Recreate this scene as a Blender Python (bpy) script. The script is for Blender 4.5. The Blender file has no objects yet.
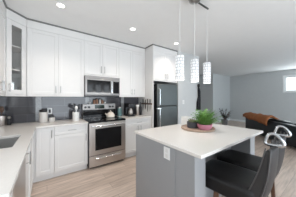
import bpy, bmesh, math, random
from mathutils import Vector, Matrix
C = bpy.context.scene
COL = C.collection
PI = math.pi
rnd = random.Random(7)

# ------------------------------------------------------------------ camera, world, exposure
cd = bpy.data.cameras.new('camera'); cam = bpy.data.objects.new('camera', cd); COL.objects.link(cam)
cam.location = (0, 0, 1.364); cam.rotation_euler = (PI/2, 0, -math.radians(35.7))
cd.sensor_width = 36; cd.lens = 36*140.5/296; cd.clip_start = .02
C.camera = cam
C.view_settings.view_transform = 'Standard'; C.view_settings.look = 'None'
C.view_settings.gamma = 1; C.view_settings.use_curve_mapping = False
C.view_settings.exposure = 0.76
w = bpy.data.worlds.new('world'); C.world = w; w.use_nodes = True
w.node_tree.nodes['Background'].inputs[0].default_value = (.86, .95, 1, 1)
w.node_tree.nodes['Background'].inputs[1].default_value = 1.6

def area(name, loc, rot, sx, sy, power, col):
    l = bpy.data.lights.new(name, 'AREA'); l.shape = 'RECTANGLE'; l.size = sx; l.size_y = sy
    l.energy = power; l.color = col
    o = bpy.data.objects.new(name, l); COL.objects.link(o); o.location = loc; o.rotation_euler = rot
    return o
# daylight entering through the windows (each lamp fills its window opening)
area('daylight_patio', (1.4, -2.56, 1.2), (PI/2+.15, 0, 0), 3.8, 2.1, 58, (.82, .905, 1))
area('daylight_living', (6.9, -2.56, 1.35), (PI/2+.15, 0, 0), 3.4, 1.7, 30, (.55, .79, 1))
area('daylight_sink', (-.80, .95, 1.65), (PI/2, 0, -PI/2), 1.3, 1.0, 3, (.95, .98, 1))
area('daylight_high', (9.26, 1.05, 2.06), (PI/2, 0, PI/2), 1.2, .7, 10, (.85, .95, 1))
RECESSED_W = 20
PENDANT_W = 1.5
DOME_W = 22

# ------------------------------------------------------------------ materials
def mat(name, col, rough=.5, metal=0, noise=0, nscale=8, stretch=(1, 1, 1), bump=0, coat=0, spec=None):
    m = bpy.data.materials.new(name); m.use_nodes = True
    nt = m.node_tree; b = nt.nodes['Principled BSDF']
    b.inputs['Base Color'].default_value = (*col, 1); b.inputs['Roughness'].default_value = rough
    b.inputs['Metallic'].default_value = metal
    if coat: b.inputs['Coat Weight'].default_value = coat
    if spec is not None: b.inputs['Specular IOR Level'].default_value = spec
    tc = nt.nodes.new('ShaderNodeTexCoord'); mp = nt.nodes.new('ShaderNodeMapping')
    mp.inputs['Scale'].default_value = stretch
    nt.links.new(tc.outputs['Object'], mp.inputs['Vector'])
    n = nt.nodes.new('ShaderNodeTexNoise'); n.inputs['Scale'].default_value = nscale; n.inputs['Detail'].default_value = 4
    nt.links.new(mp.outputs[0], n.inputs['Vector'])
    if noise:
        mx = nt.nodes.new('ShaderNodeMix'); mx.data_type = 'RGBA'
        mx.inputs[6].default_value = (*[max(0, c*(1-noise)) for c in col], 1)
        mx.inputs[7].default_value = (*[min(1, c*(1+noise)) for c in col], 1)
        nt.links.new(n.outputs[0], mx.inputs[0]); nt.links.new(mx.outputs[2], b.inputs['Base Color'])
    if bump:
        bp = nt.nodes.new('ShaderNodeBump'); bp.inputs['Strength'].default_value = bump; bp.inputs['Distance'].default_value = .004
        nt.links.new(n.outputs[0], bp.inputs['Height']); nt.links.new(bp.outputs[0], b.inputs['Normal'])
    return m

def emat(name, col, strength):
    m = bpy.data.materials.new(name); m.use_nodes = True; b = m.node_tree.nodes['Principled BSDF']
    b.inputs['Base Color'].default_value = (*col, 1)
    b.inputs['Emission Color'].default_value = (*col, 1); b.inputs['Emission Strength'].default_value = strength
    return m

def thin_glass(name, tint=(1, 1, 1), refl=.12):
    m = bpy.data.materials.new(name); m.use_nodes = True; nt = m.node_tree
    for n in list(nt.nodes): nt.nodes.remove(n)
    o = nt.nodes.new('ShaderNodeOutputMaterial'); mx = nt.nodes.new('ShaderNodeMixShader')
    t = nt.nodes.new('ShaderNodeBsdfTransparent'); t.inputs[0].default_value = (*tint, 1)
    g = nt.nodes.new('ShaderNodeBsdfGlossy'); g.inputs['Roughness'].default_value = .04
    mx.inputs[0].default_value = refl
    nt.links.new(t.outputs[0], mx.inputs[1]); nt.links.new(g.outputs[0], mx.inputs[2]); nt.links.new(mx.outputs[0], o.inputs[0])
    return m

def floor_mat():
    m = mat('oak_planks', (.47, .36, .29), .42); nt = m.node_tree; b = nt.nodes['Principled BSDF']
    tc = nt.nodes.new('ShaderNodeTexCoord')
    br = nt.nodes.new('ShaderNodeTexBrick'); br.inputs['Scale'].default_value = 1
    br.inputs['Brick Width'].default_value = 1.3; br.inputs['Row Height'].default_value = .17
    br.inputs['Mortar Size'].default_value = .0025; br.offset = .37
    br.inputs['Color1'].default_value = (.68, .565, .49, 1); br.inputs['Color2'].default_value = (.57, .465, .395, 1)
    br.inputs['Mortar'].default_value = (.38, .30, .26, 1)
    nt.links.new(tc.outputs['Object'], br.inputs['Vector'])
    mp = nt.nodes.new('ShaderNodeMapping'); mp.inputs['Scale'].default_value = (1.2, 14, 1)
    nt.links.new(tc.outputs['Object'], mp.inputs[0])
    n = nt.nodes.new('ShaderNodeTexNoise'); n.inputs['Scale'].default_value = 2.2; n.inputs['Detail'].default_value = 6
    nt.links.new(mp.outputs[0], n.inputs['Vector'])
    r = nt.nodes.new('ShaderNodeValToRGB'); r.color_ramp.elements[0].position = .3; r.color_ramp.elements[1].position = .7
    r.color_ramp.elements[0].color = (.72, .70, .68, 1); r.color_ramp.elements[1].color = (1.12, 1.1, 1.08, 1)
    nt.links.new(n.outputs[0], r.inputs[0])
    mx = nt.nodes.new('ShaderNodeMix'); mx.data_type = 'RGBA'; mx.blend_type = 'MULTIPLY'; mx.inputs[0].default_value = 1
    nt.links.new(br.outputs[0], mx.inputs[6]); nt.links.new(r.outputs[0], mx.inputs[7])
    nt.links.new(mx.outputs[2], b.inputs['Base Color'])
    return m

def tile_mat(name, c1, c2, mortar, bw, rh, ms, rough, plane):
    m = mat(name, c1, rough); nt = m.node_tree; b = nt.nodes['Principled BSDF']
    tc = nt.nodes.new('ShaderNodeTexCoord'); sp = nt.nodes.new('ShaderNodeSeparateXYZ'); cb = nt.nodes.new('ShaderNodeCombineXYZ')
    nt.links.new(tc.outputs['Object'], sp.inputs[0])
    nt.links.new(sp.outputs['X' if plane == 'xz' else 'Y'], cb.inputs[0]); nt.links.new(sp.outputs['Z'], cb.inputs[1])
    br = nt.nodes.new('ShaderNodeTexBrick'); br.inputs['Scale'].default_value = 1
    br.inputs['Brick Width'].default_value = bw; br.inputs['Row Height'].default_value = rh; br.inputs['Mortar Size'].default_value = ms
    br.inputs['Color1'].default_value = (*c1, 1); br.inputs['Color2'].default_value = (*c2, 1); br.inputs['Mortar'].default_value = (*mortar, 1)
    nt.links.new(cb.outputs[0], br.inputs['Vector']); nt.links.new(br.outputs[0], b.inputs['Base Color'])
    return m

def shade_mat():
    m = bpy.data.materials.new('mosaic_lit_glass'); m.use_nodes = True; nt = m.node_tree; b = nt.nodes['Principled BSDF']
    uv = nt.nodes.new('ShaderNodeUVMap'); mp = nt.nodes.new('ShaderNodeMapping'); mp.inputs['Scale'].default_value = (1, 1, 1)
    nt.links.new(uv.outputs[0], mp.inputs[0])
    v = nt.nodes.new('ShaderNodeTexBrick'); v.inputs['Scale'].default_value = 1; v.offset = .38; v.squash = .62; v.squash_frequency = 2
    v.inputs['Brick Width'].default_value = .16; v.inputs['Row Height'].default_value = .125; v.inputs['Mortar Size'].default_value = .016; v.inputs['Mortar Smooth'].default_value = .3
    v.inputs['Color1'].default_value = (.97, .985, 1, 1); v.inputs['Color2'].default_value = (.74, .77, .80, 1); v.inputs['Mortar'].default_value = (.16, .18, .20, 1)
    nt.links.new(mp.outputs[0], v.inputs['Vector']); r = v
    b.inputs['Base Color'].default_value = (.35, .36, .37, 1); nt.links.new(r.outputs[0], b.inputs['Emission Color'])
    b.inputs['Emission Strength'].default_value = .5; b.inputs['Roughness'].default_value = .15
    return m

M = {}
M['wall'] = mat('grey_wall_paint', (.57, .575, .57), .85, noise=.03)
M['ceiling'] = mat('white_ceiling_paint', (.84, .84, .835), .9, noise=.02)
M['trimwhite'] = mat('white_trim_paint', (.82, .82, .81), .5, noise=.02)
M['cab'] = mat('white_cabinet_paint', (.785, .77, .755), .40, noise=.015)
M['crown'] = mat('crown_shade_grey', (.20, .20, .195), .6, noise=.04)  # dark grey puts the shade of the crown's underside into its colour
M['quartz'] = mat('white_quartz', (.76, .725, .69), .22, noise=.05, nscale=60)
M['island'] = mat('grey_island_paint', (.315, .32, .33), .5, noise=.03)
M['steel'] = mat('brushed_steel', (.54, .50, .47), .36, 1, noise=.10, nscale=6, stretch=(1, 1, 30))
M['steelmw'] = mat('microwave_steel', (.31, .295, .285), .45, 1, noise=.10, nscale=6, stretch=(1, 1, 30))
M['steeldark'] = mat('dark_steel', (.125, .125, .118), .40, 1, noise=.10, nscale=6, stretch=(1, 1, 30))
M['sink'] = mat('sink_steel', (.42, .42, .415), .36, .8, noise=.12, nscale=12)
M['chrome'] = mat('chrome', (.78, .79, .80), .12, 1, noise=.05)
M['grip'] = mat('polished_grip', (.52, .53, .54), .2, 1, noise=.1)
M['nickel'] = mat('brushed_nickel', (.48, .48, .475), .28, 1, noise=.08)
M['blackglass'] = mat('black_glass', (.010, .010, .011), .10, noise=.2, spec=.3)
M['black'] = mat('black_plastic', (.018, .018, .02), .4, noise=.2)
M['floor'] = floor_mat()
M['tile'] = tile_mat('dark_glazed_tile', (.070, .066, .071), (.092, .090, .104), (.12, .12, .13), .61, .152, .003, .10, 'xz')
M['tileL'] = tile_mat('dark_glazed_tile_side', (.070, .066, .071), (.092, .090, .104), (.12, .12, .13), .61, .152, .003, .10, 'yz')
M['mosaic'] = tile_mat('pale_mosaic', (.38, .39, .40), (.22, .23, .25), (.5, .5, .5), .028, .014, .002, .15, 'xz')
M['leather'] = mat('dark_brown_leather', (.009, .008, .008), .42, noise=.25, nscale=40, bump=.25, spec=.3)
M['leatherback'] = mat('brown_grey_leather', (.022, .0195, .0195), .5, noise=.2, nscale=40, bump=.25)
M['piping'] = mat('pale_leather_piping', (.06, .055, .055), .4, noise=.1)
M['sofa'] = mat('black_leather', (.014, .018, .021), .33, noise=.25, nscale=25, bump=.2)
M['wood'] = mat('walnut_wood', (.12, .06, .035), .4, noise=.3, nscale=5, stretch=(12, 12, 1))
M['throw'] = mat('tan_suede', (.34, .12, .042), .85, noise=.35, nscale=9, bump=.3)
M['traywood'] = mat('tray_wood', (.42, .30, .23), .5, noise=.35, nscale=6, stretch=(3, 14, 3))
M['slate'] = mat('slate_ceramic', (.065, .07, .08), .55, noise=.2)
M['pink'] = mat('pink_ceramic', (.60, .25, .33), .4, noise=.3)
M['leaf'] = mat('fern_leaf', (.13, .27, .06), .5, noise=.5, nscale=14)
M['leafb'] = mat('succulent_leaf', (.20, .20, .12), .5, noise=.4, nscale=20)
M['leafd'] = mat('dark_foliage', (.045, .06, .045), .6, noise=.4, nscale=10)
M['soil'] = mat('soil', (.03, .02, .014), .9, noise=.4, nscale=40)
M['ceramic'] = mat('white_ceramic', (.80, .79, .77), .25, noise=.02)
M['cream'] = mat('cream_enamel', (.78, .70, .61), .22, noise=.03)
M['teal'] = mat('teal_glazed', (.16, .26, .26), .2, noise=.15)
M['spice'] = mat('spice_fill', (.42, .22, .14), .5, noise=.3, nscale=30)
M['flour'] = mat('pale_jar_fill', (.66, .63, .60), .25, noise=.08, nscale=30)
M['glass'] = thin_glass('clear_pane')
M['jarglass'] = thin_glass('jar_glass', (.93, .95, .95), .16)
M['inner'] = mat('cabinet_inside', (.72, .71, .68), .6, noise=.03)
M['lens'] = emat('lit_lens', (1, .97, .92), 3)
M['shade'] = shade_mat()
M['cord'] = mat('pale_cord', (.72, .72, .71), .4, noise=.03)
M['coat'] = mat('black_cloth', (.012, .012, .014), .9, noise=.3, nscale=30)
M['plate'] = mat('white_plastic', (.82, .82, .81), .35, noise=.01)
M['display'] = mat('green_black_display', (.014, .03, .022), .12, noise=.5, nscale=30)
M['pot'] = mat('grey_pot', (.20, .19, .19), .6, noise=.2)

# ------------------------------------------------------------------ mesh builder
class MB:
    def __init__(s): s.bm = bmesh.new(); s.uv = None
    def _merge(s, t, mi=0, X=None):
        if X is not None: bmesh.ops.transform(t, matrix=X, verts=t.verts)
        me = bpy.data.meshes.new('tmp'); 
        for f in t.faces: f.material_index = mi
        t.to_mesh(me); t.free(); s.bm.from_mesh(me); bpy.data.meshes.remove(me); return s
    def box(s, x0, x1, y0, y1, z0, z1, bev=0, mi=0, X=None, seg=2):
        t = bmesh.new(); bmesh.ops.create_cube(t, size=1)
        for v in t.verts:
            v.co = Vector(((x0+x1)/2+v.co.x*(x1-x0), (y0+y1)/2+v.co.y*(y1-y0), (z0+z1)/2+v.co.z*(z1-z0)))
        if bev: bmesh.ops.bevel(t, geom=list(t.edges), offset=bev, segments=seg, profile=.5, affect='EDGES')
        return s._merge(t, mi, X)
    def tube(s, pts, r, seg=10, mi=0, cap=True, X=None, closed=False):
        t = bmesh.new(); pts = [Vector(p) for p in pts]; n = len(pts)
        rs = r if isinstance(r, (list, tuple)) else [r]*n
        rings = []; up = None
        for i, p in enumerate(pts):
            if closed: d = pts[(i+1) % n]-pts[i-1]
            else: d = pts[min(i+1, n-1)]-pts[max(i-1, 0)]
            d.normalize()
            if up is None:
                up = Vector((0, 0, 1)) if abs(d.z) < .9 else Vector((1, 0, 0))
            a = d.cross(up)
            if a.length < 1e-4: a = d.cross(Vector((0, 1, 0)))
            a.normalize(); b = a.cross(d).normalized(); up = b
            rings.append([t.verts.new(p+(a*math.cos(2*PI*k/seg)+b*math.sin(2*PI*k/seg))*rs[i]) for k in range(seg)])
        m = n if closed else n-1
        for i in range(m):
            A, B = rings[i], rings[(i+1) % n]
            for k in range(seg): t.faces.new((A[k], A[(k+1) % seg], B[(k+1) % seg], B[k]))
        if cap and not closed: t.faces.new(rings[0][::-1]); t.faces.new(rings[-1])
        bmesh.ops.recalc_face_normals(t, faces=t.faces)
        return s._merge(t, mi, X)
    def lathe(s, prof, c=(0, 0, 0), seg=28, mi=0, sx=1, sy=1, X=None):
        t = bmesh.new(); rings = []
        for r, z in prof:
            if r < 1e-5: rings.append([t.verts.new((c[0], c[1], c[2]+z))])
            else: rings.append([t.verts.new((c[0]+sx*r*math.cos(2*PI*k/seg), c[1]+sy*r*math.sin(2*PI*k/seg), c[2]+z)) for k in range(seg)])
        for A, B in zip(rings, rings[1:]):
            for k in range(seg):
                k2 = (k+1) % seg
                if len(A) == 1 and len(B) == 1: continue
                if len(A) == 1: t.faces.new((A[0], B[k2], B[k]))
                elif len(B) == 1: t.faces.new((A[k], A[k2], B[0]))
                else: t.faces.new((A[k], A[k2], B[k2], B[k]))
        bmesh.ops.recalc_face_normals(t, faces=t.faces)
        return s._merge(t, mi, X)
    def prism(s, poly, z0, z1, mi=0, X=None, bev=0):
        t = bmesh.new(); a = [t.verts.new((x, y, z0)) for x, y in poly]; b = [t.verts.new((x, y, z1)) for x, y in poly]
        n = len(poly); t.faces.new(a[::-1]); t.faces.new(b)
        for i in range(n): t.faces.new((a[i], a[(i+1) % n], b[(i+1) % n], b[i]))
        bmesh.ops.recalc_face_normals(t, faces=t.faces)
        if bev: bmesh.ops.bevel(t, geom=list(t.edges), offset=bev, segments=2, profile=.5, affect='EDGES')
        return s._merge(t, mi, X)
    def slab(s, xs, ys, holes, z0, z1, mi=0):
        """plate over a grid of cells, leaving out the cells in holes"""
        t = bmesh.new(); V = {}
        def v(i, j, z):
            if (i, j, z) not in V: V[(i, j, z)] = t.verts.new((xs[i], ys[j], z))
            return V[(i, j, z)]
        cells = {(i, j) for i in range(len(xs)-1) for j in range(len(ys)-1)}-set(holes)
        for i, j in cells:
            t.faces.new((v(i, j, z1), v(i+1, j, z1), v(i+1, j+1, z1), v(i, j+1, z1)))
            t.faces.new((v(i, j, z0), v(i, j+1, z0), v(i+1, j+1, z0), v(i+1, j, z0)))
            for di, dj, a, b in ((-1, 0, (i, j), (i, j+1)), (1, 0, (i+1, j), (i+1, j+1)), (0, -1, (i, j), (i+1, j)), (0, 1, (i, j+1), (i+1, j+1))):
                if (i+di, j+dj) not in cells: t.faces.new((v(*a, z0), v(*b, z0), v(*b, z1), v(*a, z1)))
        bmesh.ops.recalc_face_normals(t, faces=t.faces)
        return s._merge(t, mi)
    def quad(s, pts, mi=0):
        f = s.bm.faces.new([s.bm.verts.new(p) for p in pts]); f.material_index = mi; return s

def base_of(o):
    v = Vector((0, 0, 0))
    while o is not None: v += Vector(o.location); o = o.parent
    return v
def obj(name, mb, m, parent=None, world=True, smooth=False, sub=0, angle=None):
    """link a builder as ONE mesh; coordinates given in the world unless world=False"""
    me = bpy.data.meshes.new(name)
    if parent is not None and world: bmesh.ops.translate(mb.bm, vec=-base_of(parent), verts=mb.bm.verts)
    mb.bm.to_mesh(me); mb.bm.free()
    for q in (m if isinstance(m, (list, tuple)) else [m]): me.materials.append(q)
    o = bpy.data.objects.new(name, me); COL.objects.link(o)
    if smooth:
        for p in me.polygons: p.use_smooth = True
        if smooth != 'all': me.set_sharp_from_angle(angle=math.radians(smooth if smooth > 1 else 40))
    if sub:
        md = o.modifiers.new('sub', 'SUBSURF'); md.levels = sub; md.render_levels = sub
    if parent is not None: o.parent = parent
    return o
def tag(o, label=None, cat=None, group=None, kind=None):
    if label: o['label'] = label
    if cat: o['category'] = cat
    if group: o['group'] = group
    if kind: o['kind'] = kind
    return o
def thing(name, label, cat, loc=(0, 0, 0), rz=0, group=None):
    o = bpy.data.objects.new(name, None); COL.objects.link(o); o.empty_display_size = .1
    o.location = loc; o.rotation_euler = (0, 0, rz)
    return tag(o, label, cat, group)
def struct(name, mb, m, label=None): return tag(obj(name, mb, m), label, kind='structure')
def copy_tree(o, parent=None):
    c = o.copy(); COL.objects.link(c)
    if parent is not None: c.parent = parent
    for ch in list(o.children): copy_tree(ch, c)
    return c
def recentre(o):
    """put a one-mesh thing's origin at its base"""
    vs = [v.co for v in o.data.vertices]
    c = Vector(((min(v.x for v in vs)+max(v.x for v in vs))/2, (min(v.y for v in vs)+max(v.y for v in vs))/2, min(v.z for v in vs)))
    o.data.transform(Matrix.Translation(-c)); o.location = c; return o
def face(kind, a, ang=0):
    """frame with local x along a front (left to right seen from the room), local -y out of it, z up"""
    rz = {'back': 0, 'left': PI/2, 'diag': PI/4}[kind]
    return Matrix.Translation(Vector((a[0], a[1], 0))) @ Matrix.Rotation(rz, 4, 'Z')
# ------------------------------------------------------------------ room shell
H = 2.73
XL, YB, XR, YR = -.825, 3.48, 9.30, -2.60
struct('floor', MB().box(XL-.1, XR+.1, YR-.1, 5.8, -.05, 0), M['floor'])
struct('ceiling', MB().box(XL-.1, XR+.1, YR-.1, 5.8, H, H+.06), M['ceiling'])
struct('wall_back', MB().box(XL-.1, 3.04, YB, YB+.12, 0, H), M['wall'])
struct('wall_fridge', MB().box(3.045, 4.05, 2.76, 5.6, 0, H, bev=.006), M['wall'])
struct('wall_hall', MB().box(4.05, 7.33, 5.6, 5.72, 0, H), M['wall'])
struct('wall_living', MB().box(7.33, XR+.1, 4.14, 5.72, 0, H, bev=.006), M['wall'])
def holed_wall(name, axis, pos, th, a0, a1, holes):
    mb = MB(); cuts = sorted({a0, a1, *[h[0] for h in holes], *[h[1] for h in holes]})
    for p, q in zip(cuts, cuts[1:]):
        hs = [h for h in holes if h[0] <= p and h[1] >= q]
        spans = [(0, hs[0][2]), (hs[0][3], H)] if hs else [(0, H)]
        for z0, z1 in spans:
            if z1-z0 < .01: continue
            if axis == 'x': mb.box(min(pos, pos+th), max(pos, pos+th), p, q, z0, z1)
            else: mb.box(p, q, min(pos, pos+th), max(pos, pos+th), z0, z1)
    return struct(name, mb, M['wall'])
holed_wall('wall_left', 'x', XL, -.12, YR, YB, [(.30, 1.60, 1.15, 2.15)])
holed_wall('wall_right', 'x', XR, .12, YR, 4.14, [(.40, 1.66, 1.71, 2.41)])
holed_wall('wall_rear', 'y', YR, -.12, XL, XR, [(-.5, 3.3, .10, 2.25), (5.2, 8.6, .5, 2.2)])
def window(name, axis, pos, a0, a1, z0, z1, th, label, bars=()):
    f = MB(); c = .065; inn = -.015 if th > 0 else .015    # casing stands into the room
    def bx(p, q, z, zz, d0, d1):
        d0, d1 = min(d0, d1), max(d0, d1)
        if axis == 'x': f.box(d0, d1, p, q, z, zz, bev=.004)
        else: f.box(p, q, d0, d1, z, zz, bev=.004)
    for d0, d1, cw in ((pos+inn, pos-.001*(1 if th > 0 else -1), c), ):
        bx(a0-cw, a0, z0-cw, z1+cw, d0, d1); bx(a1, a1+cw, z0-cw, z1+cw, d0, d1)
        bx(a0, a1, z0-cw, z0, d0, d1); bx(a0, a1, z1, z1+cw, d0, d1)
    m0, m1 = pos+.4*th, pos+.8*th
    k = .045
    bx(a0, a0+k, z0, z1, m0, m1); bx(a1-k, a1, z0, z1, m0, m1); bx(a0+k, a1-k, z0, z0+k, m0, m1); bx(a0+k, a1-k, z1-k, z1, m0, m1)
    for b in bars: bx(b-.02, b+.02, z0+k, z1-k, m0, m1)
    o = struct(name, f, M['trimwhite'], label)
    g = MB(); e = pos+.6*th
    if axis == 'x': g.box(e-.003, e+.003, a0+k, a1-k, z0+k, z1-k)
    else: g.box(a0+k, a1-k, e-.003, e+.003, z0+k, z1-k)
    obj('window_pane', g, M['glass'], o)
    return o
window('window_1', 'x', XR, .40, 1.66, 1.71, 2.41, .12, 'small white framed high window on the right wall', (1.03,))
window('window_2', 'x', XL, .30, 1.60, 1.15, 2.15, -.12, 'window over the left counter')
window('window_3', 'y', YR, -.5, 3.3, .10, 2.25, -.12, 'wide patio window behind the kitchen', (1.4,))
window('window_4', 'y', YR, 5.2, 8.6, .5, 2.2, -.12, 'wide window behind the sofa', (6.9,))
def skirting(name, x0, x1, y0, y1): struct(name, MB().box(x0, x1, y0, y1, 0, .11, bev=.004), M['trimwhite'])
skirting('baseboard_right', XR-.016, XR-.001, YR+.02, 4.12)
skirting('baseboard_living', 7.33, XR-.02, 4.124, 4.139)
skirting('baseboard_hall', 7.314, 7.329, 4.124, 5.58)
skirting('baseboard_fridge', 3.047, 4.064, 2.744, 2.759)

# tiled splashback with three narrow mosaic bands
sp = MB(); bands = [(-.18, -.09), (.715, .795), (1.61, 1.69)]
xs = [XL+.001] + [e for b in bands for e in b] + [2.155]
for i in range(len(xs)-1):
    mo = i % 2
    sp.box(xs[i], xs[i+1], YB-(.012 if not mo else .014), YB-.001, .916, 1.42, mi=mo)
struct('trim_1', sp, [M['tile'], M['mosaic']], 'dark glazed tile splashback with narrow pale mosaic bands')
struct('trim_2', MB().box(XL+.001, XL+.012, 2.0, YB-.016, .916, 1.42), M['tileL'], 'dark tile splashback on the left wall')

# crown line between the wall cabinets and the ceiling
cz0, cz1 = 2.707, H-.002
outer = [(-.495, 2.30), (-.495, 2.925), (-.28, 3.14), (2.16, 3.14), (2.16, 2.79), (3.04, 2.79)]
def offset_poly(pts, d):
    res = []
    for i, p in enumerate(pts):
        p = Vector(p); ns = []
        if i: e = (p-Vector(pts[i-1])).normalized(); ns.append(Vector((e.y, -e.x)))
        if i < len(pts)-1: e = (Vector(pts[i+1])-p).normalized(); ns.append(Vector((e.y, -e.x)))
        n = sum(ns, Vector((0, 0)))
        n = n/n.length; k = d/max(.3, n.dot(ns[0])); res.append(p+n*k)
    return res
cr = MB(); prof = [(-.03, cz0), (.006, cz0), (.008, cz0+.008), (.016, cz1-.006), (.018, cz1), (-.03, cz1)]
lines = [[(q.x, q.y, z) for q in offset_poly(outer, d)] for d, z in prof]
np_ = len(prof)
for i in range(len(outer)-1):
    for k in range(np_):
        k2 = (k+1) % np_
        cr.quad([lines[k][i], lines[k][i+1], lines[k2][i+1], lines[k2][i]])
cr.quad([l[0] for l in lines]); cr.quad([l[-1] for l in lines][::-1])
bmesh.ops.remove_doubles(cr.bm, verts=cr.bm.verts, dist=1e-5); bmesh.ops.recalc_face_normals(cr.bm, faces=cr.bm.faces)
struct('trim_3', cr, M['crown'], 'crown moulding, coloured grey for its shade, between the wall cabinets and the ceiling')

# ------------------------------------------------------------------ cabinets
DT = .02
def door_mb(X, x0, x1, z0, z1, fr=.058, glass=False):
    mb = MB(); g = .0015; x0 += g; x1 -= g; z0 += g; z1 -= g
    mb.box(x0, x0+fr, -DT, 0, z0, z1, bev=.0025, X=X); mb.box(x1-fr, x1, -DT, 0, z0, z1, bev=.0025, X=X)
    mb.box(x0+fr, x1-fr, -DT, 0, z0, z0+fr, bev=.0025, X=X); mb.box(x0+fr, x1-fr, -DT, 0, z1-fr, z1, bev=.0025, X=X)
    if not glass: mb.box(x0+fr-.002, x1-fr+.002, -DT+.009, -.002, z0+fr-.002, z1-fr+.002, X=X)
    return mb
def handle_mb(X, x, z, L=.13, vert=True):
    mb = MB(); o = -DT-.032; s = L/2; p = s*.72
    if vert:
        mb.tube([(x, o, z-s), (x, o, z+s)], .006, 8, X=X)
        for q in (-p, p): mb.tube([(x, -DT-.001, z+q), (x, o, z+q)], .0045, 8, X=X)
    else:
        mb.tube([(x-s, o, z), (x+s, o, z)], .006, 8, X=X)
        for q in (-p, p): mb.tube([(x+q, -DT-.001, z), (x+q, o, z)], .0045, 8, X=X)
    return mb
def add_door(root, X, x0, x1, z0, z1, hx=None, hz=None, name='door', vert=True, L=.13, fr=.058, m=None):
    d = obj(name, door_mb(X, x0, x1, z0, z1, fr), m or M['cab'], root)
    if hx is not None: obj('handle', handle_mb(X, hx, hz, L, vert), M['nickel'], d, smooth=40)
    return d
UZ0, UZ1 = 1.40, 2.706
def upper(label, x0, x1, yf, z0, doors, hz, name='wall_cabinet', dz1=2.575, L=.13, fr=.058):
    r = thing(name, label, 'cabinet', ((x0+x1)/2, (yf+YB)/2, z0), group=None)
    b = MB(); b.box(x0+.001, x1-.001, yf+DT, YB-.016, z0+.028, UZ1)
    b.box(x0+.001, x1-.001, yf, yf+DT, dz1+.002, UZ1, bev=.002)          # frieze above the doors
    b.box(x0+.001, x1-.001, yf+.004, yf+DT, z0, z0+.028, bev=.002)       # light rail
    obj('body', b, M['cab'], r)
    X = face('back', (0, yf+DT))
    for a, c, hx in doors: add_door(r, X, a, c, z0+.03, dz1, hx, hz, L=L, fr=fr)
    return r
upper('white double-door wall cabinet between the glass-door corner cabinet and the microwave', -.28, .625, 3.14, UZ0,
      [(-.28, .172, .135), (.172, .625, .212)], 1.53)
upper('white double-door wall cabinet directly above the microwave', .625, 1.400, 3.14, 1.845,
      [(.625, 1.0125, .975), (1.0125, 1.400, 1.05)], 2.0, L=.15)
upper('white double-door wall cabinet between the microwave and the refrigerator', 1.400, 2.158, 3.14, UZ0,
      [(1.400, 1.779, 1.742), (1.779, 2.158, 1.816)], 1.53)
upper('white deep double-door cabinet above the refrigerator', 2.182, 3.036, 2.79, 1.815,
      [(2.182, 2.609, 2.572), (2.609, 3.036, 2.646)], 1.96, name='wall_cabinet')
# cabinet on the left wall, seen edge on
r = thing('wall_cabinet', 'white wall cabinet at the far left, left of the glass-door corner cabinet', 'cabinet', (-.66, 2.61, UZ0))
b = MB(); b.box(XL+.016, -.495-DT, 2.30, 2.923, UZ0+.028, UZ1); b.box(-.495-DT, -.495, 2.30, 2.923, 2.577, UZ1, bev=.002)
b.box(-.495-DT, -.499, 2.30, 2.923, UZ0, UZ0+.028, bev=.002)
obj('body', b, M['cab'], r)
X = face('left', (-.495-DT, 0))
add_door(r, X, 2.30, 2.61, UZ0+.03, 2.575, 2.575, 1.53); add_door(r, X, 2.61, 2.923, UZ0+.03, 2.575, 2.645, 1.53)
# diagonal glass-door corner cabinet
r = thing('corner_cabinet', 'white diagonal corner wall cabinet with a narrow glass door', 'cabinet', (-.60, 3.22, UZ0))
P = [(XL+.016, YB-.016), (-.283, YB-.016), (-.283, 3.155), (-.51, 2.928), (XL+.016, 2.928)]
b = MB(); b.prism(P, UZ0, UZ0+.03); b.prism(P, 2.577, UZ1)
b.box(XL+.016, XL+.03, 2.928, YB-.016, UZ0+.03, 2.577, mi=1); b.box(XL+.03, -.283, YB-.03, YB-.016, UZ0+.03, 2.577, mi=1)
b.box(-.297, -.283, 3.16, YB-.03, UZ0+.03, 2.577); b.box(XL+.03, -.512, 2.928, 2.942, UZ0+.03, 2.577)
Lg = math.hypot(.215, .215)
X = face('diag', (-.495, 2.925)) @ Matrix.Translation((0, DT, 0))
b.box(.004, Lg-.004, -DT, 0, 2.577, UZ1, X=X); b.box(.004, Lg-.004, -DT+.004, 0, UZ0, UZ0+.028, X=X)
obj('body', b, [M['cab'], M['inner']], r)
Q = [(XL+.032, YB-.032), (-.299, YB-.032), (-.299, 3.19), (-.53, 2.96), (XL+.032, 2.96)]
shelf_z = (1.815, 2.195)
for z in shelf_z: obj('shelf', MB().prism(Q, z, z+.018), M['cab'], r)
d = obj('door', door_mb(X, .003, Lg-.003, UZ0+.03, 2.575, fr=.072, glass=True), M['cab'], r)
obj('glass_pane', MB().box(.073, Lg-.073, -.012, -.008, UZ0+.10, 2.505, X=X), M['glass'], d)
obj('handle', handle_mb(X, .03, 1.53), M['nickel'], d, smooth=40)
# glassware inside it
gl = None
def tumbler(x, y, z, label):
    o = obj('drinking_glass', MB().lathe([(0, 0), (.028, 0), (.034, .12), (.031, .12), (.026, .008), (0, .008)], seg=16), M['jarglass'], smooth=40)
    o.location = (x, y, z); return tag(o, label, 'glass', 'glassware in the corner cabinet')
GZ = [UZ0+.0305, shelf_z[0]+.0185, shelf_z[1]+.0185]
for x, y in ((-.50, 3.12), (-.42, 3.20), (-.58, 3.20)):
    tumbler(x, y, GZ[0], 'clear drinking glass on the floor of the glass-door corner cabinet')
for k, (x, y) in enumerate(((-.52, 3.12), (-.40, 3.24))):
    o = obj('bowl', MB().lathe([(0, 0), (.03, 0), (.065, .05), (.06, .05), (.028, .008), (0, .008)], seg=20), M['ceramic'], smooth=40)
    o.location = (x, y, GZ[1]); tag(o, 'white bowl on the middle shelf of the glass-door corner cabinet', 'bowl', 'bowls in the corner cabinet')

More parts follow.
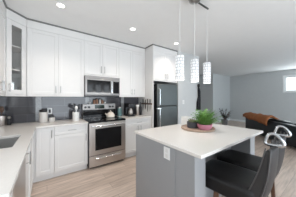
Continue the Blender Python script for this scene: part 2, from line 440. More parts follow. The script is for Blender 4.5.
# tall panel at the refrigerator's left
o = obj('refrigerator_side_panel', MB().box(2.160, 2.180, 2.79, YB-.001, 0, UZ1, bev=.0015), M['cab'])
tag(recentre(o), 'tall white panel standing at the left side of the refrigerator', 'panel')

def base_body(x0, x1, y0, y1, front, z1=.884, m=None, toe=.10):
    """open-topped carcass with a recessed toe board; front is '-y' or '+x'"""
    b = MB(); t = .018
    b.box(x0, x0+t, y0, y1, toe, z1); b.box(x1-t, x1, y0, y1, toe, z1)
    if front == '-y':
        b.box(x0+t, x1-t, y1-t, y1, toe, z1); b.box(x0, x1, y0+.05, y0+.068, 0, toe+.001)
        b.box(x0+t, x1-t, y0, y0+t, toe, z1)
    else:
        b.box(x0+t, x1-t, y0, y0+t, toe, z1); b.box(x0+t, x1-t, y1-t, y1, toe, z1); b.box(x1-.068, x1-.05, y0, y1, 0, toe+.001)
    b.box(x0+t, x1-t, y0+t, y1-t, toe, toe+t)
    return b
BF = 2.872     # carcass front of the back run; doors stand DT proud
XB = face('back', (0, BF))
r = thing('base_cabinet', 'white corner base cabinet with one narrow door, beneath the jars', 'cabinet', (-.35, 3.15, 0))
obj('body', base_body(-.78, .098, BF, YB-.004, '-y'), M['cab'], r)
add_door(r, XB, -.145, .098, .115, .878, .065, .77)
r = thing('base_cabinet', 'white base cabinet with drawer over door, immediately left of the stove', 'cabinet', (.36, 3.15, 0))
obj('body', base_body(.100, .632, BF, YB-.004, '-y'), M['cab'], r)
add_door(r, XB, .100, .632, .735, .878, .366, .806, name='drawer', vert=False, fr=.04)
add_door(r, XB, .100, .632, .115, .733, .597, .64)
r = thing('base_cabinet', 'white base cabinet with a drawer above two doors, right of the stove', 'cabinet', (1.78, 3.15, 0))
obj('body', base_body(1.412, 2.157, BF, YB-.004, '-y'), M['cab'], r)
add_door(r, XB, 1.412, 2.157, .735, .878, 1.785, .806, name='drawer', vert=False, fr=.04)
add_door(r, XB, 1.412, 1.784, .115, .733, 1.745, .655); add_door(r, XB, 1.786, 2.157, .115, .733, 1.825, .655)
# left run
LX = -.190
XLf = face('left', (LX, 0))
r = thing('base_cabinet', 'white sink base cabinet below the left counter', 'cabinet', (-.48, 2.3, 0))
obj('body', base_body(-.80, LX, 1.778, 2.84, '+x'), M['cab'], r)
add_door(r, XLf, 1.778, 2.28, .115, .878, 1.86, .76); add_door(r, XLf, 2.28, 2.755, .115, .878)
r = thing('base_cabinet', 'white narrow base cabinet at the near end of the left counter', 'cabinet', (-.48, 1.07, 0))
obj('body', base_body(-.80, LX, .945, 1.167, '+x'), M['cab'], r)
add_door(r, XLf, .945, 1.167, .115, .878)
r = thing('dishwasher', 'stainless steel dishwasher under the left counter, seen edge on', 'dishwasher', (-.48, 1.5, 0))
obj('body', MB().box(-.78, LX, 1.172, 1.773, .10, .872), M['black'], r)
obj('toe_panel', MB().box(-.70, LX-.05, 1.172, 1.773, 0, .099), M['black'], r)
d = obj('door', MB().box(LX+.001, LX+.024, 1.174, 1.771, .12, .87, bev=.004), M['steel'], r)

# countertops
CZ0, CZ1 = .886, .915
xs = [XL+.013, -.66, -.262, -.145, .634]; ys = [.925, 1.79, 2.35, 2.832, YB-.015]
holes = [(3, j) for j in range(3)] + [(1, 1)]
o = obj('countertop', MB().slab(xs, ys, holes, CZ0, CZ1), M['quartz'])
md = o.modifiers.new('bev', 'BEVEL'); md.width = .003; md.segments = 2
tag(o, 'white L-shaped quartz countertop with the sink, left of the stove', 'countertop')
o = obj('countertop', MB().box(1.412, 2.157, 2.832, YB-.015, CZ0, CZ1, bev=.003), M['quartz'])
tag(o, 'short white quartz countertop between the stove and the refrigerator', 'countertop')
# sink
r = thing('sink', 'stainless steel undermount sink sunk in the left counter', 'sink', (-.46, 2.07, .70))
x0, x1, y0, y1 = -.675, -.247, 1.775, 2.365; zt, zb = CZ0-.001, .71
x0i, x1i, y0i, y1i = -.657, -.265, 1.793, 2.347
b = MB()
b.box(x0i-.004, x0i, y0i, y1i, zb, zt); b.box(x1i, x1i+.004, y0i, y1i, zb, zt); b.box(x0i, x1i, y0i-.004, y0i, zb, zt); b.box(x0i, x1i, y1i, y1i+.004, zb, zt)
b.box(x0i-.004, x1i+.004, y0i-.004, y1i+.004, zb-.004, zb)
obj('basin', b, M['sink'], r)
obj('drain', MB().lathe([(.0, 0), (.045, 0), (.045, .004), (.03, .003), (0, .001)], (-.46, 2.07, zb+.0005), 20), M['chrome'], r, smooth=40)

# ------------------------------------------------------------------ stove
sx0, sx1, sf = .640, 1.404, 2.822
r = thing('stove', 'stainless steel electric stove with black glass cooktop between the base cabinets', 'stove', (1.02, 3.14, 0))
obj('body', MB().box(sx0, sx1, sf-.010, 3.462, .04, .893, bev=.003).box(sx0+.03, sx1-.03, sf+.05, 3.44, 0, .04), M['black'], r)
ct = obj('cooktop', MB().box(sx0-.003, sx1+.003, sf-.026, 3.375, .8945, .922, bev=.004), M['blackglass'], r)
for x, y, rr in ((.82, 3.02, .095), (1.22, 3.02, .075), (.82, 3.24, .07), (1.22, 3.24, .095)):
    obj('burner_ring', MB().lathe([(rr, 0), (rr, .0008), (rr-.004, .0008), (rr-.004, 0)], (x, y, .9222), 28), M['nickel'], ct)
d = obj('oven_door', MB().box(sx0+.004, sx1-.004, sf-.030, sf-.0105, .262, .888, bev=.006), M['steel'], r)
obj('oven_window', MB().box(sx0+.115, sx1-.105, sf-.0335, sf-.0295, .355, .775, bev=.001), M['blackglass'], d)
hb = MB(); hb.tube([(sx0+.04, sf-.066, .835), (sx1-.04, sf-.066, .835)], .013, 12)
for x in (sx0+.07, sx1-.07): hb.tube([(x, sf-.029, .835), (x, sf-.066, .835)], .009, 8)
obj('handle', hb, M['chrome'], d, smooth=40)
d = obj('drawer', MB().box(sx0+.004, sx1-.004, sf-.028, sf-.0105, .045, .252, bev=.006), M['steel'], r)
hb = MB(); hb.tube([(sx0+.12, sf-.052, .205), (sx1-.12, sf-.052, .205)], .011, 10)
for x in (sx0+.15, sx1-.15): hb.tube([(x, sf-.027, .205), (x, sf-.052, .205)], .008, 8)
obj('handle', hb, M['chrome'], d, smooth=40)
bg = obj('backguard', MB().prism([(3.376, .923), (3.384, 1.235), (3.394, 1.24), (3.462, 1.24), (3.462, .906), (3.376, .906)], sx0, sx1,
         X=Matrix(((0, 0, 1, 0), (1, 0, 0, 0), (0, 1, 0, 0), (0, 0, 0, 1))), bev=.002), M['steelmw'], r)
obj('backguard_glass', MB().box(sx0+.003, sx1-.003, 3.370, 3.3755, .926, 1.105, bev=.001), M['blackglass'], r)
obj('display', MB().box(.905, 1.125, 3.374, 3.3825, 1.125, 1.215, bev=.001), M['display'], bg)
for x in (.70, .775, 1.265, 1.335):
    obj('knob', MB().lathe([(.024, 0), (.022, .026), (.0, .028)], seg=16, X=Matrix.Translation((x, 3.381, 1.165)) @ Matrix.Rotation(PI/2, 4, 'X')), M['black'], bg, smooth=40)

# ------------------------------------------------------------------ microwave
mx0, mx1, mf, mz0, mz1 = .632, 1.394, 3.078, 1.432, 1.842
r = thing('microwave', 'stainless over-the-range microwave mounted above the stove', 'microwave', (1.01, 3.27, mz0))
obj('body', MB().box(mx0, mx1, mf+.032, YB-.017, mz0, mz1, bev=.002), M['steelmw'], r)
d = obj('door', MB().box(mx0, mx0+.575, mf, mf+.031, mz0+.012, mz1-.055, bev=.005), M['steelmw'], r)
obj('glass', MB().box(mx0+.038, mx0+.532, mf-.004, mf+.002, mz0+.060, mz1-.088, bev=.002), M['blackglass'], d)
hb = MB(); hb.tube([(mx0+.552, mf-.04, mz0+.05), (mx0+.552, mf-.04, mz1-.085)], .013, 10)
for z in (mz0+.08, mz1-.115): hb.tube([(mx0+.552, mf-.001, z), (mx0+.552, mf-.04, z)], .008, 8)
obj('handle', hb, M['chrome'], d, smooth=40)
p = obj('control_panel', MB().box(mx0+.579, mx1, mf, mf+.031, mz0+.012, mz1-.055, bev=.005), M['steelmw'], r)
obj('keypad', MB().box(mx0+.60, mx1-.02, mf-.003, mf+.002, mz0+.045, mz1-.095, bev=.001), M['blackglass'], p)
obj('base_plate', MB().box(mx0+.004, mx1-.004, mf+.014, YB-.017, mz0-.030, mz0-.001, bev=.002), M['black'], r)
v = MB(); v.box(mx0, mx1, mf+.004, mf+.031, mz1-.052, mz1, bev=.003)
obj('vent_grille', v, M['steelmw'], r)

# ------------------------------------------------------------------ refrigerator
fx0, fx1, ff = 2.262, 3.005, 2.745
r = thing('refrigerator', 'stainless steel top-freezer refrigerator at the right end of the kitchen wall', 'refrigerator', (2.61, 3.08, 0))
obj('body', MB().box(fx0+.004, fx1-.004, ff+.042, 3.44, .02, 1.735, bev=.004).box(fx0+.04, fx1-.04, ff+.1, 3.4, 0, .02), M['black'], r)
for nm, z0, z1, h0, h1 in (('freezer_door', 1.17, 1.745, 1.19, 1.62), ('refrigerator_door', .07, 1.16, .62, 1.14)):
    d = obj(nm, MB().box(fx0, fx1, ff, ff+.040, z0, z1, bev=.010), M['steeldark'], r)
    hb = MB(); hb.tube([(fx0+.055, ff-.001, h0), (fx0+.055, ff-.045, h0+.02), (fx0+.055, ff-.048, (h0+h1)/2), (fx0+.055, ff-.045, h1-.02), (fx0+.055, ff-.001, h1)], .012, 10)
    obj('handle', hb, M['chrome'], d, smooth=50)
    if nm == 'refrigerator_door': obj('handle_bracket', MB().box(fx0-.028, fx0+.085, ff-.055, ff-.001, 1.098, 1.124, bev=.005), M['chrome'], d)

# ------------------------------------------------------------------ island
ix0, ix1, iy0, iy1 = .980, 2.44, .650, 1.692
r = thing('kitchen_island', 'grey island with a white overhanging quartz top in the middle of the kitchen', 'kitchen island', (1.75, 1.2, 0))
bx0, bx1 = 1.0, 2.35
obj('island_body', MB().box(bx0+.006, bx1, .965, 1.665, .09, .884).box(bx0+.05, bx1-.05, 1.0, 1.61, 0, .09), M['island'], r)
obj('end_panel', MB().box(bx0-.008, bx0+.006, .942, 1.667, 0, .884, bev=.002), M['island'], r)
obj('leg_panel', MB().box(bx0-.002, bx0+.155, .722, .940, 0, .884, bev=.003), M['island'], r)
obj('leg_panel', MB().box(bx1-.155, bx1, .722, .963, 0, .884, bev=.003), M['island'], r)
obj('island_top', MB().box(ix0, ix1, iy0, iy1, .886, .916, bev=.004), M['quartz'], r)
ou = obj('outlet_plate', MB().box(bx0-.0145, bx0-.0085, 1.005, 1.092, .748, .868, bev=.002), M['plate'], r)
so = MB()
for z in (.782, .834): so.box(bx0-.0165, bx0-.0148, 1.032, 1.065, z-.018, z+.018, bev=.0006)
obj('socket', so, M['ceramic'], ou)

# ------------------------------------------------------------------ bar stools
def superbox(mb, sx, sy, sz, c, n=4, X=None):
    """pillow shape"""
    t = bmesh.new(); bmesh.ops.create_cube(t, size=2); bmesh.ops.subdivide_edges(t, edges=t.edges, cuts=7, use_grid_fill=True)
    for v in t.verts:
        p = v.co.copy(); L = (abs(p.x)**n+abs(p.y)**n+abs(p.z)**n)**(1/n); p /= L
        v.co = Vector((c[0]+p.x*sx, c[1]+p.y*sy, c[2]+p.z*sz))
    return mb._merge(t, 0, X)
def make_stool(label, loc, rz):
    r = thing('bar_stool', label, 'bar stool', loc, rz, None)
    obj('seat', superbox(MB(), .210, .250, .075, (0, .040, .598), 7), M['leather'], r, world=False, smooth='all')
    # backrest: gently curved slab, leaning back
    mb = MB(); t = bmesh.new(); nx, nz = 8, 8; G = {}
    for side in (0, 1):
        for i in range(nx+1):
            for k in range(nz+1):
                u = i/nx*2-1; q = k/nz; hw = .182-.032*q
                z = .555+q*.44; y = -.125-.155*q**.8 - (.115-.080*q)*side + .025*u*u - .01*math.sin(q*PI)
                G[side, i, k] = t.verts.new((u*hw, y, z-.012*u*u*q))
    for side in (0, 1):
        for i in range(nx):
            for k in range(nz):
                f = (G[side, i, k], G[side, i+1, k], G[side, i+1, k+1], G[side, i, k+1]); t.faces.new(f)
    for k in range(nz):
        for i in (0, nx): t.faces.new((G[0, i, k], G[1, i, k], G[1, i, k+1], G[0, i, k+1]))
    for i in range(nx):
        for k in (0, nz): t.faces.new((G[0, i, k], G[0, i+1, k], G[1, i+1, k], G[1, i, k]))
    bmesh.ops.recalc_face_normals(t, faces=t.faces)
    edges = [e for e in t.edges if e.calc_face_angle(0) > .8]
    bmesh.ops.bevel(t, geom=edges, offset=.012, segments=3, profile=.5, affect='EDGES')
    mb._merge(t)
    bk = obj('backrest', mb, M['leatherback'], r, world=False, smooth=60)
    for sgn in (-1, 1):
        for side in (0, 1):
            pts = []; pp = MB()
            for k in range(9):
                q = k/8; hw = .182-.032*q
                y = -.125-.155*q**.8 - (.115-.080*q)*(.12 if side == 0 else .92) + .025 - .01*math.sin(q*PI)
                pts.append((sgn*(hw+.001), y, .565+q*.435))
            obj('piping', pp.tube(pts, .005, 6), M['piping'], bk, world=False, smooth='all')
    # polished loop handle along the top of the back
    ctl = [(-.062, 1.006), (-.054, 1.052), (-.040, 1.080), (-.012, 1.086), (.016, 1.066), (.040, 1.028), (.036, 1.004), (-.012, .998)]
    pts, rs = [], []; n = len(ctl)
    for i in range(n):
        p0, p1, p2, p3 = (Vector(ctl[(i+j-1) % n]) for j in range(4))
        for q in range(5):
            u = q/5; v = .5*((2*p1)+(p2-p0)*u+(2*p0-5*p1+4*p2-p3)*u*u+(3*p1-p0-3*p2+p3)*u**3)
            pts.append((-.012+v.x*.2, -.300-v.x*.98, v.y)); rs.append(.011+.006*max(0, min(1, (v.x+.01)/.06)))
    obj('grip_loop', MB().tube(pts, rs, 8, closed=True), M['grip'], r, world=False, smooth='all')
    for x, y in ((-1, 1), (1, 1), (-1, -1), (1, -1)):
        lb = MB(); top = (x*.165, y*.13-.05, .54); bot = (x*.195, y*.165-.04, 0)
        d = Vector(bot)-Vector(top)
        for k in range(1):
            t = bmesh.new(); a, c = .020, .014
            A = [t.verts.new((top[0]+i*a, top[1]+j*a, top[2])) for i, j in ((-1, -1), (1, -1), (1, 1), (-1, 1))]
            B = [t.verts.new((bot[0]+i*c, bot[1]+j*c, 0)) for i, j in ((-1, -1), (1, -1), (1, 1), (-1, 1))]
            t.faces.new(A); t.faces.new(B[::-1])
            for i in range(4): t.faces.new((A[i], B[i], B[(i+1) % 4], A[(i+1) % 4]))
            bmesh.ops.recalc_face_normals(t, faces=t.faces)
            bmesh.ops.bevel(t, geom=list(t.edges), offset=.003, segments=2, affect='EDGES'); lb._merge(t)
        obj('leg', lb, M['wood'], r, world=False)
    f = MB(); z = .22
    q = [(-.184, .116), (.184, .116), (.184, -.196), (-.184, -.196)]
    for i in range(4):
        a, c = q[i], q[(i+1) % 4]; f.tube([(*a, z), (*c, z)], .010, 8)
    obj('footrest', f, M['black'], r, world=False, smooth=40)
    return r
s1 = make_stool('dark leather bar stool with chrome grip loop, nearest the camera at the island', (1.420, .605, 0), .10)
s2 = copy_tree(s1); s2.location = (1.885, .645, 0); s2.rotation_euler = (0, 0, .06)
s2['label'] = 'dark leather bar stool behind the nearest one, further along the island'
for s in (s1, s2): s['group'] = 'bar stools along the island'

# ------------------------------------------------------------------ pendant light
PX = (1.31, 1.60, 1.89); PY = 1.16
r = thing('pendant_light', 'three-shade pendant light with mosaic glass cylinders hanging over the island', 'pendant light', (1.60, PY, 1.585))
obj('canopy', MB().lathe([(0, H-.001), (.082, H-.001), (.082, H-.03), (.072, H-.066), (.03, H-.085), (0, H-.088)], (1.60, PY, 0), 32), M['nickel'], r, smooth=40)
cb = MB(); cb.tube([(PX[0], PY, H-.052), (PX[2]+.03, PY, H-.052)], .012, 10); cb.tube([(1.60, PY, H-.036), (1.60, PY, H-.05)], .013, 10)
obj('crossbar', cb, M['steeldark'], r, smooth=40)
for x in PX:
    obj('cord', MB().tube([(x, PY, 1.89), (x, PY, H-.055)], .0035, 6), M['cord'], r, smooth=40)
    mb = MB(); bm = mb.bm; uvl = bm.loops.layers.uv.new('UVMap'); N = 32; R = .051; z0, z1 = 1.588, 1.878
    A = [bm.verts.new((x+R*math.cos(2*PI*k/N), PY+R*math.sin(2*PI*k/N), z0)) for k in range(N)]
    B = [bm.verts.new((v.co.x, v.co.y, z1)) for v in A]
    for k in range(N):
        f = bm.faces.new((A[k], A[(k+1) % N], B[(k+1) % N], B[k]))
        for l, uv in zip(f.loops, ((k/N, 0), ((k+1)/N, 0), ((k+1)/N, 1), (k/N, 1))): l[uvl].uv = (uv[0]+x*1.7, uv[1]+x*.37)
    sh = obj('lamp_shade', mb, M['shade'], r, smooth='all')
    md = sh.modifiers.new('thick', 'SOLIDIFY'); md.thickness = .003
    obj('shade_cap', MB().lathe([(0, 0), (.050, 0), (.048, .010), (.012, .014), (.010, .03), (0, .03)], (x, PY, 1.874), 24), M['chrome'], sh, smooth=40)
    l = bpy.data.lights.new('pendant_bulb', 'POINT'); l.energy = PENDANT_W; l.color = (1, .95, .88); l.shadow_soft_size = .04
    lo = bpy.data.objects.new('pendant_bulb', l); COL.objects.link(lo); lo.location = (x, PY, 1.565)

# ------------------------------------------------------------------ recessed ceiling lights
names = {0: 'recessed ceiling light nearest the left wall cabinets, leftmost of the three', 1: 'recessed ceiling light in front of the microwave, middle of the three', 2: 'recessed ceiling light in front of the refrigerator, rightmost of the three'}
for i, x in enumerate((.164, 1.37, 2.60)):
    y = 2.42
    r = thing('ceiling_light', names[i], 'ceiling light', (x, y, H-.008), group='recessed kitchen ceiling lights')
    obj('trim_ring', MB().lathe([(.048, H-.001), (.070, H-.001), (.068, H-.007), (.050, H-.005), (.048, H-.001)], (x, y, 0), 28), M['trimwhite'], r, smooth=40)
    obj('lens', MB().lathe([(0, H-.003), (.048, H-.003), (.048, H-.001), (0, H-.001)], (x, y, 0), 28), M['lens'], r)
    l = bpy.data.lights.new('ceiling_bulb', 'SPOT'); l.energy = RECESSED_W; l.spot_size = math.radians(125); l.spot_blend = .8
    l.color = (1, .89, .78); l.shadow_soft_size = .055
    lo = bpy.data.objects.new('ceiling_bulb', l); COL.objects.link(lo); lo.location = (x, y, H-.02)

# ------------------------------------------------------------------ outlet and switch on the walls
r = thing('wall_outlet', 'white outlet plate on the dark splashback above the small jar', 'outlet', (.045, YB-.016, 1.05))
obj('plate', MB().box(.004, .084, YB-.020, YB-.0125, 1.048, 1.172, bev=.002), M['plate'], r)
obj('socket', MB().box(.026, .062, YB-.0225, YB-.0202, 1.075, 1.145, bev=.001), M['black'], r)
r = thing('light_switch', 'white light switch on the pale wall right of the refrigerator', 'switch', (3.26, 2.758, 1.18))
obj('plate', MB().box(3.225, 3.305, 2.752, 2.7595, 1.20, 1.32, bev=.002), M['plate'], r)
obj('rocker', MB().box(3.249, 3.281, 2.748, 2.7518, 1.227, 1.293, bev=.001), M['ceramic'], r)

# ------------------------------------------------------------------ things on the counters
CT = CZ1+.0006
def lathe_thing(name, label, cat, loc, parts, group=None):
    r = thing(name, label, cat, loc, 0, group)
    for pn, prof, m in parts: obj(pn, MB().lathe(prof, seg=24), m, r, world=False, smooth=40)
    return r
lathe_thing('storage_jar', 'large glass jar with black lid and pale contents beside the mosaic band', 'jar', (-.055, 3.28, CT),
    [('jar_body', [(0, 0), (.06, 0), (.066, .01), (.066, .175), (.055, .195), (0, .195)], M['flour']),
     ('lid', [(.0, .1955), (.058, .1955), (.060, .2), (.060, .236), (.05, .242), (0, .242)], M['black'])])
lathe_thing('storage_jar', 'small squat glass jar with black lid under the wall outlet', 'jar', (.075, 3.27, CT),
    [('jar_body', [(0, 0), (.044, 0), (.049, .008), (.049, .08), (.04, .088), (0, .088)], M['flour']),
     ('lid', [(0, .0885), (.043, .0885), (.044, .112), (0, .114)], M['black'])])
# utensil holders
r = thing('utensil_holder', 'white ceramic utensil holder left of the stove', 'utensil holder', (.475, 3.16, CT))
obj('holder', MB().lathe([(0, 0), (.058, 0), (.064, .01), (.064, .175), (.058, .175), (.056, .012), (0, .012)], seg=24), M['ceramic'], r, world=False, smooth=40)
def utensil(name, label, base, tip, head, m, r=.006, cat='utensil'):
    o = thing(name, label, cat, base); b = Vector(base); t = Vector(tip)-b
    obj('handle', MB().tube([(0, 0, 0), t*.98], r, 8), m[0], o, world=False, smooth='all')
    if head:
        hb = MB(); superbox(hb, head[0], head[1], head[2], t*1.0, 2.6); obj('head', hb, m[1], o, world=False, smooth='all')
    return o
bk = (M['black'], M['black'])
utensil('spatula', 'black spatula leaning left in the white utensil holder', (.47, 3.16, CT+.013), (.435, 3.15, CT+.285), (.036, .010, .05), bk)
utensil('ladle', 'white ladle standing in the middle of the white utensil holder', (.485, 3.18, CT+.013), (.476, 3.13, CT+.26), (.024, .020, .04), (M['ceramic'], M['ceramic']))
utensil('spoon', 'black serving spoon leaning right in the white utensil holder', (.48, 3.15, CT+.013), (.535, 3.18, CT+.275), (.032, .012, .055), bk)
r = thing('utensil_crock', 'stainless utensil crock at the far left of the counter', 'utensil holder', (-.625, 3.33, CT))
obj('crock', MB().lathe([(0, 0), (.07, 0), (.074, .01), (.074, .16), (.068, .16), (.066, .012), (0, .012)], seg=24), M['steel'], r, world=False, smooth=40)
wd = (M['wood'], M['wood'])
utensil('wooden_spoon', 'wooden spoon standing in the stainless crock', (-.625, 3.33, CT+.013), (-.610, 3.30, CT+.27), (.028, .012, .05), wd)
utensil('spatula', 'black spatula leaning in the stainless crock', (-.65, 3.34, CT+.013), (-.675, 3.32, CT+.25), (.03, .01, .05), bk)
lathe_thing('pepper_mill', 'dark pepper mill right of the stainless crock', 'mill', (-.520, 3.30, CT),
    [('mill_body', [(0, 0), (.026, 0), (.028, .01), (.02, .06), (.024, .11), (0, .112)], M['black']), ('mill_head', [(0, .1125), (.022, .1125), (.024, .13), (.01, .15), (0, .152)], M['steel'])])
# kettle
r = thing('kettle', 'cream enamel kettle on the right rear burner of the stove', 'kettle', (1.215, 3.20, .9235))
obj('body', MB().lathe([(0, 0), (.085, 0), (.097, .015), (.094, .055), (.070, .10), (.045, .118), (0, .118)], seg=28), M['cream'], r, world=False, smooth=40)
obj('lid', MB().lathe([(.0, .1185), (.043, .1185), (.036, .128), (.012, .134), (.012, .146), (.016, .155), (0, .162)], seg=20), M['cream'], r, world=False, smooth=40)
obj('spout', MB().tube([(-.075, -.01, .05), (-.11, -.015, .075), (-.13, -.018, .105)], [.022, .016, .011], 10), M['cream'], r, world=False, smooth='all')
obj('handle', MB().tube([(-.06+.0, 0, .09), (-.055, 0, .15), (-.02, 0, .185), (.03, 0, .185), (.06, 0, .15), (.062, 0, .09)], .008, 8), M['black'], r, world=False, smooth='all')
# spice bottles standing on the stove's backguard
for k, (x, h, m, lab) in enumerate(((.80, .05, 'ceramic', 'small pale shaker at the left end of the row on the stove backguard'), (.905, .115, 'spice', 'spice bottle second from the left on the stove backguard'),
        (.965, .135, 'spice', 'tall spice bottle above the left of the stove display'), (1.035, .13, 'ceramic', 'pale bottle above the middle of the stove display'),
        (1.095, .105, 'spice', 'spice bottle above the right end of the stove display'), (1.155, .06, 'ceramic', 'small pale shaker at the right end of the row on the stove backguard'))):
    lathe_thing('spice_bottle', lab, 'bottle', (x, 3.425, 1.2405), [('bottle', [(0, 0), (.022, 0), (.024, .006), (.024, h*.68), (.015, h*.78), (0, h*.78)], M[m]),
        ('cap', [(0, h*.785), (.017, h*.785), (.017, h), (0, h)], M['black'])], 'bottles on the stove backguard')
# right counter
lathe_thing('canister', 'teal glazed canister immediately right of the stove', 'canister', (1.50, 3.33, CT),
    [('canister_body', [(0, 0), (.05, 0), (.054, .01), (.054, .19), (.04, .205), (0, .205)], M['teal']), ('lid', [(0, .2055), (.042, .2055), (.042, .23), (.01, .235), (0, .245)], M['steel'])])
r = thing('coffee_maker', 'black coffee maker on the counter right of the stove', 'coffee maker', (1.72, 3.20, CT))
cm = MB(); cm.box(-.085, .085, -.12, .12, 0, .04, bev=.01); cm.box(-.085, .085, .03, .12, .04, .31, bev=.012); cm.box(-.085, .085, -.12, .12, .225, .325, bev=.014)
obj('body', cm, M['black'], r, world=False)
obj('carafe', MB().lathe([(0, 0), (.05, 0), (.062, .03), (.06, .09), (.04, .13), (.035, .15), (0, .15)], (0, -.045, .0405), 20), M['steel'], r, world=False, smooth=40)
lathe_thing('canister', 'slim stainless canister with white lid right of the coffee maker', 'canister', (1.945, 3.19, CT),
    [('canister_body', [(0, 0), (.047, 0), (.05, .006), (.05, .235), (0, .235)], M['steel']), ('lid', [(0, .2355), (.05, .2355), (.05, .275), (.04, .283), (0, .283)], M['ceramic'])])
lathe_thing('bottle', 'tall dark bottle standing by the refrigerator panel', 'bottle', (2.075, 3.24, CT),
    [('bottle', [(0, 0), (.033, 0), (.035, .01), (.035, .20), (.013, .26), (.013, .31), (0, .31)], M['black']), ('cap', [(0, .3105), (.014, .3105), (.014, .345), (0, .347)], M['black'])])
# knife strip on the tall panel
o = obj('knife_strip', MB().box(2.138, 2.1590, 2.83, 3.30, 1.205, 1.245, bev=.003), M['wood'])
tag(recentre(o), 'dark magnetic knife strip on the white panel left of the refrigerator', 'knife rack')
for k, (y, Lb, Lh, lab) in enumerate(((2.88, .20, .11, 'knife with pale blade nearest the refrigerator on the knife strip'), (2.985, .22, .12, 'broad knife second from the refrigerator on the knife strip'),
                                 (3.09, .17, .10, 'middle knife on the knife strip'), (3.20, .20, .11, 'knife hanging furthest from the refrigerator on the knife strip'))):
    r = thing('knife', lab, 'knife', (2.1345, y, 1.225-Lb), group='knives on the magnetic strip')
    bl = MB(); bl.prism([(y-.016, 1.23), (y+.018, 1.23), (y+.018, 1.25-Lb*.8), (y+.012, 1.225-Lb), (y-.016, 1.225-Lb*.6)], 2.1340, 2.1365,
                        X=Matrix(((0, 0, 1, 0), (1, 0, 0, 0), (0, 1, 0, 0), (0, 0, 0, 1))))
    obj('blade', bl, M['chrome'], r)
    obj('handle', MB().box(2.126, 2.1375, y-.012, y+.012, 1.2305, 1.235+Lh, bev=.003), M['black'], r)

# ------------------------------------------------------------------ tray and plants on the island
IT = .9166
TX, TY = 1.80, 1.255
o = obj('tray', MB().lathe([(0, 0), (.225, 0), (.235, .006), (.238, .026), (.230, .028), (.224, .012), (0, .012)], seg=48), M['traywood'], smooth=40)
o.location = (TX, TY, IT); tag(o, 'round rustic wooden tray on the island top', 'tray')
TZ = IT+.0126
r = thing('planter', 'dark slate bowl planted with succulents on the wooden tray', 'planter', (1.785, 1.325, TZ))
obj('bowl', MB().lathe([(0, 0), (.078, 0), (.086, .02), (.088, .085), (.080, .085), (.078, .065), (0, .065)], seg=28), M['slate'], r, world=False, smooth=40)
obj('soil', MB().lathe([(0, .072), (.077, .068), (.077, .0655), (0, .0655)], seg=24), M['soil'], r, world=False)
sc = MB()
for k in range(34):
    a = rnd.uniform(0, 2*PI); rr = rnd.uniform(0, .06); L = rnd.uniform(.035, .075); ti = rnd.uniform(.2, .9); a2 = a+rnd.uniform(-.5, .5)
    p = Vector((rr*math.cos(a), rr*math.sin(a), .07)); d = Vector((math.cos(a2)*math.sin(ti), math.sin(a2)*math.sin(ti), math.cos(ti)))
    sc.tube([p, p+d*L*.5, p+d*L], [.006, .009, .001], 6)
obj('succulent', sc, M['leafb'], r, world=False, smooth='all')
r = thing('potted_fern', 'bushy green fern in a pink pot on the wooden tray', 'potted plant', (1.815, 1.148, TZ))
obj('pot', MB().lathe([(0, 0), (.075, 0), (.095, .03), (.104, .075), (.096, .075), (.088, .055), (0, .055)], seg=32), M['pink'], r, world=False, smooth=40)
obj('soil', MB().lathe([(0, .062), (.087, .058), (.087, .0555), (0, .0555)], seg=24), M['soil'], r, world=False)
lf = MB()
for k in range(110):
    a = rnd.uniform(0, 2*PI); L = rnd.uniform(.13, .27); lift = rnd.uniform(.55, 1.45)
    p = Vector((rnd.uniform(-.04, .04), rnd.uniform(-.04, .04), .058)); pts = []
    for q in range(8):
        s = q/7; e = lift-1.25*s*s*(1.1-.4*lift)
        pts.append(p.copy()); p = p+Vector((math.cos(a)*math.cos(e), math.sin(a)*math.cos(e), math.sin(e)))*(L/7)
    side = Vector((-math.sin(a), math.cos(a), 0))
    for q in range(1, 7):
        d = (pts[q+1]-pts[q-1]).normalized(); w = .036*math.sin(PI*(q/7)**.8)+.007
        for sg in (-1, 1):
            o2 = pts[q]; tip = o2+side*sg*w+d*.014+Vector((0, 0, rnd.uniform(-.008, .006)))
            m1 = o2+side*sg*w*.5+d*.014; m2 = o2+side*sg*w*.55-d*.004
            lf.quad([o2, m2, tip, m1])
    lf.tube(pts, .0012, 4)
obj('fronds', lf, M['leaf'], r, world=False)
r = thing('candle_holder', 'white square ceramic pot behind the wooden tray', 'pot', (1.90, 1.535, IT))
cb = MB(); cb.box(-.062, .062, -.062, .062, 0, .008, bev=.002)
for s in (-1, 1):
    cb.box(s*.062-(.008 if s > 0 else 0), s*.062+(.008 if s < 0 else 0), -.062, .062, .008, .145, bev=.002)
    cb.box(-.054, .054, s*.062-(.008 if s > 0 else 0), s*.062+(.008 if s < 0 else 0), .008, .145, bev=.002)
obj('pot', cb, M['ceramic'], r, world=False)
obj('candle', MB().lathe([(0, .0085), (.045, .0085), (.045, .115), (0, .118)], seg=20), M['ceramic'], r, world=False, smooth=40)

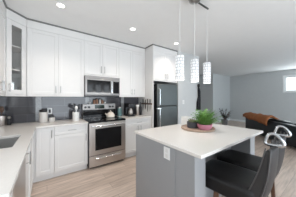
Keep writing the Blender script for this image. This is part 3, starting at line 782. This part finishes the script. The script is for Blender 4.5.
# ------------------------------------------------------------------ living area
TH = math.atan2(-.766, -.643)
r = thing('sofa', 'low black leather sofa seen from behind in the living area', 'sofa', (6.62, 2.37, 0), TH)
SL = 2.7
b = MB(); b.box(0, SL, .02, .92, .07, .34, bev=.03, seg=3); obj('base', b, M['sofa'], r, world=False, smooth=40)
b = MB(); b.box(.0, SL, 0, .22, .10, .64, bev=.05, seg=4); obj('back_frame', b, M['sofa'], r, world=False, smooth=40)
for k in range(3):
    b = MB(); superbox(b, SL/6-.03, .13, .20, (SL/6+.0+k*SL/3, .25, .50), 4); obj('back_cushion', b, M['sofa'], r, world=False, smooth='all')
    b = MB(); superbox(b, (SL-.44)/6-.003, .30, .085, (.22+(SL-.44)/6*(2*k+1), .60, .40), 5); obj('seat_cushion', b, M['sofa'], r, world=False, smooth='all')
for x in (0, SL-.22):
    b = MB(); b.box(x, x+.22, .10, .93, .08, .56, bev=.07, seg=4); obj('arm', b, M['sofa'], r, world=False, smooth=40)
for x in (.08, SL-.08):
    for y in (.08, .85): obj('foot', MB().lathe([(.028, 0), (.035, .072), (0, .072)], (x, y, 0), 14), M['black'], r, world=False, smooth=40)
# tan throw folded over the back
t = bmesh.new(); n, m_ = 30, 14; x0, x1 = -.05, 1.27
prof = [(-.045, .52), (-.06, .58), (-.055, .65), (-.02, .72), (.06, .765), (.14, .77), (.22, .745), (.28, .70), (.33, .67)]
rows = []
for i in range(n+1):
    u = i/n; x = x0+(x1-x0)*u; row = []
    drop = .10*(1-u)+.0+.02*math.sin(u*13)
    for k, (y, z) in enumerate(prof):
        zz = z+.010*math.sin(u*17+k)+.008*math.sin(u*31+2*k)
        if k < 2: zz = min(.70, zz+drop)
        ed = min(u, 1-u); zz -= max(0, .05-ed)*.5
        row.append(t.verts.new((x, y+.006*math.sin(u*23+k*1.3), zz)))
    rows.append(row)
for A, B in zip(rows, rows[1:]):
    for k in range(len(prof)-1): t.faces.new((A[k], A[k+1], B[k+1], B[k]))
bmesh.ops.recalc_face_normals(t, faces=t.faces)
mb = MB(); mb._merge(t)
o = obj('throw_blanket', mb, M['throw'], smooth='all')
md = o.modifiers.new('thick', 'SOLIDIFY'); md.thickness = .035; md.offset = 1
o.location = (6.62, 2.37, 0); o.rotation_euler = (0, 0, TH)
tag(o, 'tan suede throw folded over the end of the black sofa back', 'blanket')

# dark plant standing by the living room wall
r = thing('potted_plant', 'dark leafy floor plant by the far wall behind the island', 'potted plant', (7.53, 3.63, 0))
obj('pot', MB().lathe([(0, 0), (.13, 0), (.16, .26), (.15, .27), (.14, .24), (0, .24)], seg=24), M['pot'], r, world=False, smooth=40)
fl = MB(); st = MB()
for k in range(26):
    a = rnd.uniform(0, 2*PI); L = rnd.uniform(.2, .62); sp_ = rnd.uniform(.05, .32)
    tip = Vector((math.cos(a)*sp_, math.sin(a)*sp_, .24+L)); st.tube([(0, 0, .235), tip*.5+Vector((0, 0, .16)), tip], .006, 5)
    for q in range(7):
        c = Vector((0, 0, .24)).lerp(tip, .35+.65*q/6); b2 = rnd.uniform(0, 2*PI); w = rnd.uniform(.07, .12)
        d = Vector((math.cos(b2), math.sin(b2), rnd.uniform(-.3, .7))).normalized(); s = d.cross(Vector((0, 0, 1))).normalized()
        fl.quad([c, c+d*w*.6+s*w*.35, c+d*w*1.3, c+d*w*.6-s*w*.35])
obj('stem', st, M['wood'], r, world=False, smooth='all'); obj('foliage', fl, M['leafd'], r, world=False)

# black jacket hanging at the end of the pale wall
r = thing('jacket', 'narrow black jacket hanging at the outer end of the pale wall right of the refrigerator', 'jacket', (3.97, 2.70, 1.0))
jb = MB()
jb.prism([(-.085, .0), (.075, .02), (.082, .40), (.075, .62), (.02, .73), (-.02, .745), (-.025, .62), (-.01, .45), (-.08, .25)], -.055, .0, X=Matrix.Translation((0, .055, .98-1.0)) @ Matrix(((1, 0, 0, 0), (0, 0, 1, 0), (0, 1, 0, 0), (0, 0, 0, 1))), bev=.012)
obj('cloth', jb, M['coat'], r, world=False, smooth=40)
jb = MB(); superbox(jb, .04, .03, .07, (-.005, .025, .775), 2.4); obj('hood', jb, M['coat'], r, world=False, smooth='all')
